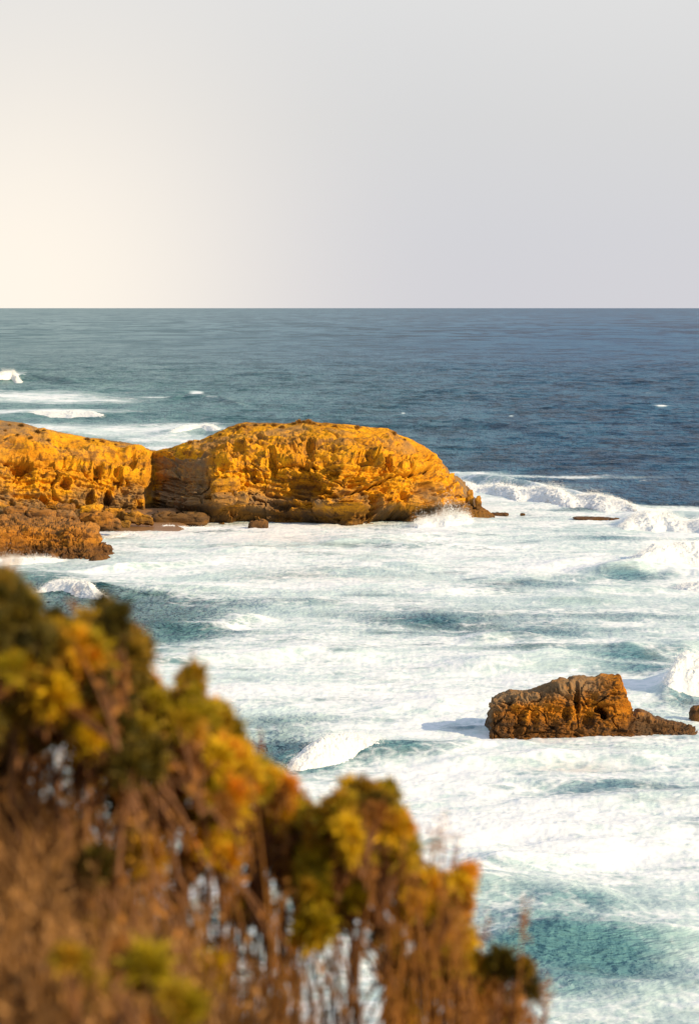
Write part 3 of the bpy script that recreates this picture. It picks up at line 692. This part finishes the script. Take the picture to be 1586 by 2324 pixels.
# ------------------------------------------------------------------ scrub on the headland
def mat_leaf(name, a, b, c, tr=.2):
    m = M(name); oi = m.n('ObjectInfo').outputs['Random']; v = m.attr('tone')
    cc = m.mix(v, a, b); cc = m.mix(m.mr(m.math('ADD', m.math('MULTIPLY', oi, .8), m.math('MULTIPLY', v, .2)), .45, .95), cc, c)
    d = m.princ(cc, .6, spec=.3); t = m.n('BsdfTranslucent'); m.l(cc, t.inputs[0])
    mx = m.n('MixShader'); m.l(tr, mx.inputs[0]); m.l(d, mx.inputs[1]); m.l(t.outputs[0], mx.inputs[2]); m.l(mx.outputs[0], m.out.inputs[0]); return m.m
def leaf_ball(n, rad, ll, lw, up=.4, seed=0):
    """n pointed leaves springing from near the middle, each folded (4 tris)"""
    g = np.random.default_rng(seed); d = g.normal(size=(n, 3)); d[:, 2] += up; d /= np.linalg.norm(d, axis=1, keepdims=True)
    s = g.normal(size=(n, 3)); s -= d * (s * d).sum(1, keepdims=True); s /= np.linalg.norm(s, axis=1, keepdims=True)
    k = np.cross(d, s); r0 = g.uniform(.1, .75, (n, 1)) * rad; L = ll * g.uniform(.7, 1.2, (n, 1))
    b = d * r0; tip = b + d * L - k * L * .15; mid = b + d * L * .5 + k * lw * .3
    V = np.stack([b, mid + s * lw / 2, tip, mid - s * lw / 2, mid - k * lw * .5], 1).reshape(-1, 3)
    F = np.array([(0, 1, 4), (1, 2, 4), (2, 3, 4), (3, 0, 4)])[None] + 5 * np.arange(n)[:, None, None]
    return raw_mesh('leaf_cluster', V, F.reshape(-1, 3), attrs={'tone': np.repeat(g.random(n), 5)})
MT = mat_leaf('dry_scrub', (.34, .18, .04), (.50, .27, .05), (.26, .15, .04))
tuft = leaf_ball(260, .32, .22, .06, .8, 5); tuft.materials.append(MT)
dg = bpy.context.evaluated_depsgraph_get(); dg.update()
hl = bpy.data.objects['headland']
TF = [(85, 980), (100, 975), (22, 962), (48, 964), (198, 996), (212, 998), (232, 1001), (262, 1007), (432, 1003), (450, 1000), (478, 991), (540, 968), (552, 965), (580, 964), (600, 963), (622, 964),
      (666, 960), (678, 957), (690, 956), (700, 957), (712, 960), (726, 963), (760, 966), (810, 969), (12, 975), (40, 985), (70, 992), (110, 998), (640, 968), (500, 984), (894, 982), (918, 996)]
from mathutils import Vector
ORD = 'first second third fourth fifth sixth seventh eighth ninth tenth eleventh twelfth thirteenth fourteenth fifteenth sixteenth seventeenth eighteenth nineteenth twentieth'.split()
def tuft_label(X, Y):
    zone = [(t[0] < 340) and (ip(HSKY, t[0]) > t[1] - 12) and 'the left bluff skyline' or (t[0] < 340) and 'the slope just under the left bluff skyline' or
            (t[0] < 520) and 'the rise beside the saddle' or (t[0] < 740) and 'the summit skyline of the main block' or 'the right hand top of the main block' for t in TF]
    i = TF.index((X, Y)); zz = [t for t, q_ in zip(TF, zone) if q_ == zone[i]]; zz.sort()
    return ORD[zz.index((X, Y))] + ' dry scrub tuft from the left on ' + zone[i]
pos_words = ['far left skyline', 'saddle', 'summit']
for i, (X, Y) in enumerate(TF):
    ok = None
    for dy in (4, 7, 10, 14):
        a, s = ray(X, Y + dy); dv = Vector((float(a), 1., float(s))).normalized()
        hit, loc, nrm, fi = hl.ray_cast(Vector((0, 0, CH)), dv)
        if hit: ok = loc; break
    if ok is None: continue
    o = obj('scrub_tuft', tuft, None, cat='tuft', group='dry scrub tufts on top of the headland',
            label=tuft_label(X, Y))
    o.location = ok; sfac = rng.uniform(.5, 1.1) * (1.35 if 660 < X < 715 or X in (85, 432) else 1); o.scale = (sfac * 1.2, sfac, sfac * .9); o.rotation_euler = (0, 0, rng.uniform(0, 6))

# ------------------------------------------------------------------ clifftop in front of the camera
def gz(x, y):
    x = np.asarray(x, float); y = np.asarray(y, float)
    z = CH - 1.02 - 1.25 * (np.clip(x, -.8, .35) + .58) - .02 * y
    z = z - .55 * np.clip(y - 4.7, 0, 99) ** 1.15 - .5 * np.clip(y - 5, 0, 99) * ss(-.2, .3, x) + .035 * pn(x * 1.3, y * 1.3, 0 * x)
    return np.maximum(z, -3.)
def clifftop():
    m = M('sandy_soil'); pos = m.n('NewGeometry').outputs['Position']; n = m.noise(pos, 6, 5, .7)
    m.l(m.princ(m.mix(m.mr(n, .35, .65), (.05, .028, .012), (.13, .07, .03)), .95, m.bump(n, .6, .05)), m.out.inputs[0])
    X, Y = np.meshgrid(np.linspace(-14, 14, 190), np.concatenate([np.linspace(-12, 0, 20), np.linspace(.2, 9, 90), np.linspace(9.3, 40, 60)]))
    obj('ground', grid_mesh('ground', np.stack([X, Y, gz(X, Y)], -1)), m.m, kind='structure', label='steep sandy clifftop slope under the shrubs')
clifftop()

# dry grass
def blades(xs, ys, hgt, wid, lean, name, mat, label, parent=None):
    n = len(xs); z0 = gz(xs, ys) - .02; ang = rng.uniform(0, 6.28, n)
    h = hgt * rng.uniform(.55, 1.15, n); lx = (rng.normal(lean[0], .30, n) + .9 * fbm(xs * 2.6, ys * 1.6, 5 + 0 * xs, 2)) * h; ly = rng.normal(lean[1], .2, n) * h
    sg = 4; V = np.zeros((n, (sg + 1) * 2, 3)); 
    for k in range(sg + 1):
        t = k / sg; wv = wid * (1 - .8 * t) * (1.8 if 0 else 1)
        cx = xs + lx * t ** 1.8; cy = ys + ly * t ** 1.8; cz = z0 + h * (t - .12 * t * t)
        V[:, 2 * k] = np.stack([cx - np.cos(ang) * wv / 2, cy - np.sin(ang) * wv / 2, cz], -1)
        V[:, 2 * k + 1] = np.stack([cx + np.cos(ang) * wv / 2, cy + np.sin(ang) * wv / 2, cz], -1)
    F = np.array([(2 * k, 2 * k + 1, 2 * k + 3, 2 * k + 2) for k in range(sg)])
    F = (F[None] + (sg + 1) * 2 * np.arange(n)[:, None, None]).reshape(-1, 4)
    tips = V[:, -1].copy()
    tone = np.repeat(rng.random(n) * .45 + .55 * np.clip(fbm(xs * 3.4, ys * 1.7, 0 * xs, 3) * 2.2 + .5, 0, 1), (sg + 1) * 2)
    return obj(name, raw_mesh(name, V.reshape(-1, 3), F, attrs={'tone': np.clip(tone, 0, 1)}), mat, label=label, kind='stuff', cat='grass'), tips
MG = mat_leaf('dry_grass', (.07, .032, .010), (.44, .225, .07), (.34, .18, .045), .2)
n = 34000
ys = rng.uniform(2.5, 5.6, n); xs = rng.uniform(-1.15, .30, n)
keep = (np.abs(xs) < .2 * ys + .1) & (rng.random(n) < ss(.10, -.25, xs) * ss(-.30, .15, fbm(xs * 3.6, ys * 2.2, 0 * xs, 2))); xs, ys = xs[keep], ys[keep]
g, tips = blades(xs, ys, .34, .006, (-.30, .02), 'dry_grass', MG, 'dense dry golden brown grass on the clifftop at lower left')
# feathery seed heads on part of the grass
def seed_heads():
    i = rng.choice(len(tips), 2600, replace=False); T = tips[i]; n = len(T); per = 9
    base = np.repeat(T, per, 0); t = rng.uniform(-.10, .04, (n * per, 1)); d = rng.normal(size=(n * per, 3)) * .5 + (-.2, 0, .8); d /= np.linalg.norm(d, axis=1, keepdims=True)
    b = base + (0, 0, 1) * t; s = rng.normal(size=d.shape); s /= np.linalg.norm(s, axis=1, keepdims=True)
    V = np.stack([b, b + d * .012 + s * .004, b + d * .028, b + d * .012 - s * .004], 1).reshape(-1, 3)
    F = np.array([(0, 1, 2, 3)])[None] + 4 * np.arange(n * per)[:, None, None]
    obj('seed_head', raw_mesh('seed_head', V, F.reshape(-1, 4), attrs={'tone': np.repeat(rng.random(n * per), 4)}), MG, parent=g, kind='stuff')
seed_heads()

# shrubs
def tube(pts, r0, r1, sides=5):
    pts = np.array(pts); n = len(pts); tg = np.gradient(pts, axis=0); tg /= np.linalg.norm(tg, axis=1, keepdims=True) + 1e-9
    a = np.cross(tg, (0, 1, .01)); a /= np.linalg.norm(a, axis=1, keepdims=True) + 1e-9; b = np.cross(tg, a)
    r = np.linspace(r0, r1, n)[:, None, None]; th = np.linspace(0, 2 * math.pi, sides, endpoint=False)[None, :, None]
    V = (pts[:, None] + r * (np.cos(th) * a[:, None] + np.sin(th) * b[:, None])).reshape(-1, 3)
    i = np.arange(n * sides).reshape(n, sides); j = np.roll(i, -1, 1)
    return V, np.stack([i[:-1], j[:-1], j[1:], i[1:]], -1).reshape(-1, 4)
MST = M('shrub_bark'); MST.l(MST.princ((.17, .075, .028), .8), MST.out.inputs[0]); MST = MST.m
ML = {'dark': mat_leaf('dark_olive_leaf', (.035, .034, .006), (.15, .11, .01), (.34, .20, .015)),
      'olive': mat_leaf('olive_leaf', (.20, .15, .006), (.46, .345, .008), (.52, .26, .02)),
      'gold': mat_leaf('golden_leaf', (.46, .31, .008), (.82, .54, .012), (.75, .31, .02)),
      'rust': mat_leaf('rust_leaf', (.22, .085, .015), (.48, .225, .045), (.36, .155, .03))}
CL = {}
for k in ML:
    CL[k] = [leaf_ball(100 if k != 'rust' else 60, .026, .034 if k != 'rust' else .022, .0085 if k != 'rust' else .005, .9, 40 + i) for i in range(3)]
    for me in CL[k]: me.materials.append(ML[k])
ENV = [(-60, 1310), (0, 1315), (20, 1305), (45, 1335), (60, 1390), (110, 1420), (150, 1410), (165, 1395), (190, 1420), (210, 1420), (240, 1400), (280, 1400), (305, 1425), (318, 1480),
       (325, 1545), (345, 1545), (355, 1590), (395, 1590), (415, 1560), (440, 1530), (455, 1590), (480, 1590), (505, 1610), (520, 1660), (550, 1700), (600, 1710), (608, 1760), (655, 1785), (690, 1820), (735, 1850), (752, 1810),
       (800, 1800), (885, 1805), (898, 1850), (925, 1890), (945, 1940), (960, 1975), (1030, 1975), (1050, 2000), (1068, 2040), (1060, 2090), (1075, 2250), (1110, 2200), (1125, 2145), (1165, 2150), (1190, 2190), (1200, 2260), (1225, 2290), (1245, 2310), (1300, 2400)]
def shrub(label, x0, x1, nclu, depth, rootX, mats, deep, seed, gaps=0., stems=9, ENV=ENV):
    g = np.random.default_rng(seed)
    dep0 = depth; rx = float(at(rootX, 2300, dep0)[0]); ry = dep0; rz = float(gz(rx, ry))
    root = obj('shrub', None, None, label=label, cat='shrub', group='shrubs on the clifftop edge', loc=(rx, ry, rz))
    # main stems fan out from the root
    targets = []
    for k in range(stems):
        X = x0 + (x1 - x0) * (k + .5) / stems + g.normal(0, 8); Y = float(ip(ENV, X)) + 60 + g.uniform(0, 120)
        dd = depth + g.uniform(-.45, .45)
        p = np.array([float(v) for v in at(X, Y, dd)]); targets.append(p)
        o0 = np.array([rx + g.normal(0, .06) + (p[0] - rx) * .45, ry + g.normal(0, .1), rz]); o0[2] = float(gz(o0[0], o0[1])) - .03
        pts = [o0 + (p - o0) * np.array([t ** 1.4, t ** 1.4, t]) + g.normal(0, .012, 3) * (0 < t < 1) for t in np.linspace(0, 1, 9)]
        V, F = tube(pts, .010, .0035); V = V - np.array([rx, ry, rz])
        obj('stem', raw_mesh('stem', V, F, True), MST, parent=root)
    T = np.array(targets)
    tw = []; cnt = 0; twV = []; twF = []; nv = 0; lfV = []
    heads = []; tries = 0
    while len(heads) < nclu // 5 and tries < 20000:
        tries += 1
        X = g.uniform(x0, x1); e = float(ip(ENV, X)) + 26
        top = len(heads) < nclu // 5 * .34
        Y = e + g.uniform(-14, 30) if top else e + 25 + g.exponential(deep * .36)
        if Y > 2420: continue
        if gaps and Y > e + 70 and pn(X / 75. + seed, Y / 105., seed * 1.3) + g.uniform(-.1, .1) < gaps - .25: continue
        if any(abs(X - h[0]) < 44 and abs(Y - h[1]) < 50 for h in heads) and tries < 15000: continue
        below = (Y - e) / max(deep, 1)
        mk = mats[int(g.random() * len(mats))] if g.random() > below * .8 else ('rust' if 'dark' not in mats[0] else g.choice(['dark', 'rust', 'rust']))
        if mk == 'rust' and Y > e + 170 and g.random() < .7: continue
        heads.append((X, Y, mk, depth + g.uniform(-.4, .4)))
    seq = 0; nclu = min(nclu, len(heads) * 5)
    while cnt < nclu and seq < nclu * 6:
        hX, hY, mk, hd = heads[seq % len(heads)]; seq += 1
        X = hX + g.normal(0, 11); Y = hY + g.normal(0, 14)
        e = float(ip(ENV, X)) + 26
        if Y < e - 34: continue
        dd = hd + g.normal(0, .025)
        p = np.array([float(v) for v in at(X, Y, dd)])
        if p[2] < gz(p[0], p[1]) + .05: continue
        c = obj('leaf_cluster', CL[mk][g.integers(3)], None, parent=root)
        c.location = p - np.array([rx, ry, rz]); sc_ = g.uniform(.5, 1.05) * (.8 if Y < e + 10 else 1); c.scale = (sc_, sc_, sc_ * g.uniform(.9, 1.35))
        c.rotation_euler = (g.normal(0, .5), g.normal(0, .5), g.uniform(0, 6))
        # twig from the nearest stem target, from below
        j = np.argmin(np.linalg.norm(T - p, axis=1)); q0 = T[j] + np.array([0, 0, -.12]); 
        if p[2] < q0[2]: q0 = p + np.array([g.normal(0, .07), g.normal(0, .06), -g.uniform(.08, .24)])
        pts = [q0 + (p - q0) * np.array([t ** 1.3, t ** 1.3, t]) for t in np.linspace(0, 1, 5)]
        V, F = tube(pts, .0032, .0018, 4); twV.append(V - np.array([rx, ry, rz])); twF.append(F + nv); nv += len(V); cnt += 1
        # small narrow leaves up the twig
        m_ = 5; tt_ = g.uniform(.15, 1, m_); b_ = q0 + (p - q0) * np.stack([tt_ ** 1.3, tt_ ** 1.3, tt_], 1) - np.array([rx, ry, rz])
        d_ = g.normal(0, 1, (m_, 3)) + (0, 0, .8); d_ /= np.linalg.norm(d_, axis=1, keepdims=True); s_ = np.cross(d_, g.normal(size=3)) * .004
        W = np.stack([b_, b_ + d_ * .012 + s_, b_ + d_ * .028, b_ + d_ * .012 - s_], 1).reshape(-1, 3)
        lfV.append(W)
    obj('twigs', raw_mesh('twigs', np.concatenate(twV), np.concatenate(twF), True), MST, parent=root, kind='stuff')
    LV = np.concatenate(lfV)
    obj('twig_leaves', raw_mesh('twig_leaves', LV, np.arange(len(LV)).reshape(-1, 4), attrs={'tone': g.random(len(LV) // 4).repeat(4)}), ML['rust'], parent=root, kind='stuff')
    return root
shrub('dark olive shrub rising highest at the far left of the clifftop', -60, 110, 250, 4.5, 20, ['dark', 'olive', 'dark'], 420, 1, stems=6)
shrub('rounded dark green shrub with golden tips second from the left', 105, 325, 290, 4.6, 220, ['dark', 'olive', 'dark', 'gold'], 560, 2)
shrub('olive and orange shrub with upright tips in the middle of the slope', 318, 530, 280, 5.0, 430, ['olive', 'gold', 'olive', 'rust'], 700, 3, gaps=.12)
shrub('golden green shrub stepping down right of the middle one', 510, 735, 290, 5.2, 620, ['gold', 'olive', 'rust', 'olive'], 620, 4, gaps=.22)
shrub('shrub with a square dark green top standing against white foam', 735, 915, 240, 5.2, 820, ['dark', 'olive', 'gold', 'olive'], 540, 5, gaps=.26)
shrub('rusty stemmed shrub with a bright yellow green tip clump at right', 915, 1080, 180, 5.3, 1000, ['gold', 'olive', 'rust'], 380, 6, gaps=.25, stems=8)
shrub('small sprig of shrub furthest right with one leafy head', 1105, 1200, 60, 5.3, 1150, ['olive', 'dark', 'rust'], 150, 7, gaps=0, stems=4)
shrub('low yellow green shrub half hidden in the dry grass at bottom left', 150, 420, 30, 3.5, 280, ['olive'], 120, 8, stems=4, ENV=[(150, 2180), (280, 2120), (420, 2240)])
shrub('small rust coloured sprig between the yellow tipped shrub and the last sprig', 960, 1110, 50, 5.4, 1050, ['rust', 'olive', 'rust'], 160, 9, stems=5, ENV=[(960, 2120), (1050, 2150), (1110, 2230)])

# slender dry flower stalks between the shrubs
def stalks():
    k = 0
    V0, F0, nv = [], [], 0
    for X, Y in [(165, 1380), (442, 1520), (520, 1630), (592, 1690), (1005, 1900), (985, 1925), (1035, 1930), (1190, 2085), (1185, 2110), (1100, 2120), (1240, 2250), (1236, 2280), (660, 1775), (355, 1545)] + \
            [(rng.uniform(350, 1250), None) for _ in range(80)] + [(rng.uniform(880, 1250), None) for _ in range(60)]:
        if Y is None: Y = float(ip(ENV, X)) + rng.uniform(40, 460)
        if Y > 2420: continue
        dd = rng.uniform(4.6, 5.6); p = np.array([float(v) for v in at(X, Y, dd)]); gx = p[0] + rng.normal(0, .08); b = np.array([gx, dd, float(gz(gx, dd))])
        pts = [b + (p - b) * np.array([t ** 1.5, 1, t]) for t in np.linspace(0, 1, 7)]
        V, F = tube(pts, .0035, .0016, 4); V0.append(V); F0.append(F + nv); nv += len(V)
        m = 26; c = p + rng.normal(0, 1, (m, 3)) * (.007, .007, .022); d = rng.normal(0, 1, (m, 3)) + (0, 0, 1); d /= np.linalg.norm(d, axis=1, keepdims=True); s = np.cross(d, (0, 1, 0)) * .004
        W = np.stack([c - s, c + d * .006, c + s, c + d * .016], 1).reshape(-1, 3); V0.append(W)
        F0.append((np.array([(0, 1, 3, 3)]) * 0 + np.array([(0, 1, 2, 3)]) + 4 * np.arange(m)[:, None]) + nv); nv += len(W)
    V = np.concatenate(V0); obj('dry_stalks', raw_mesh('dry_stalks', V, np.concatenate(F0), attrs={'tone': rng.random(len(V)) * .3 + .2}), ML['rust'], kind='stuff', label='thin rusty dry stalks standing among the shrubs', cat='stalks')
stalks()
print('objects', len(bpy.data.objects))
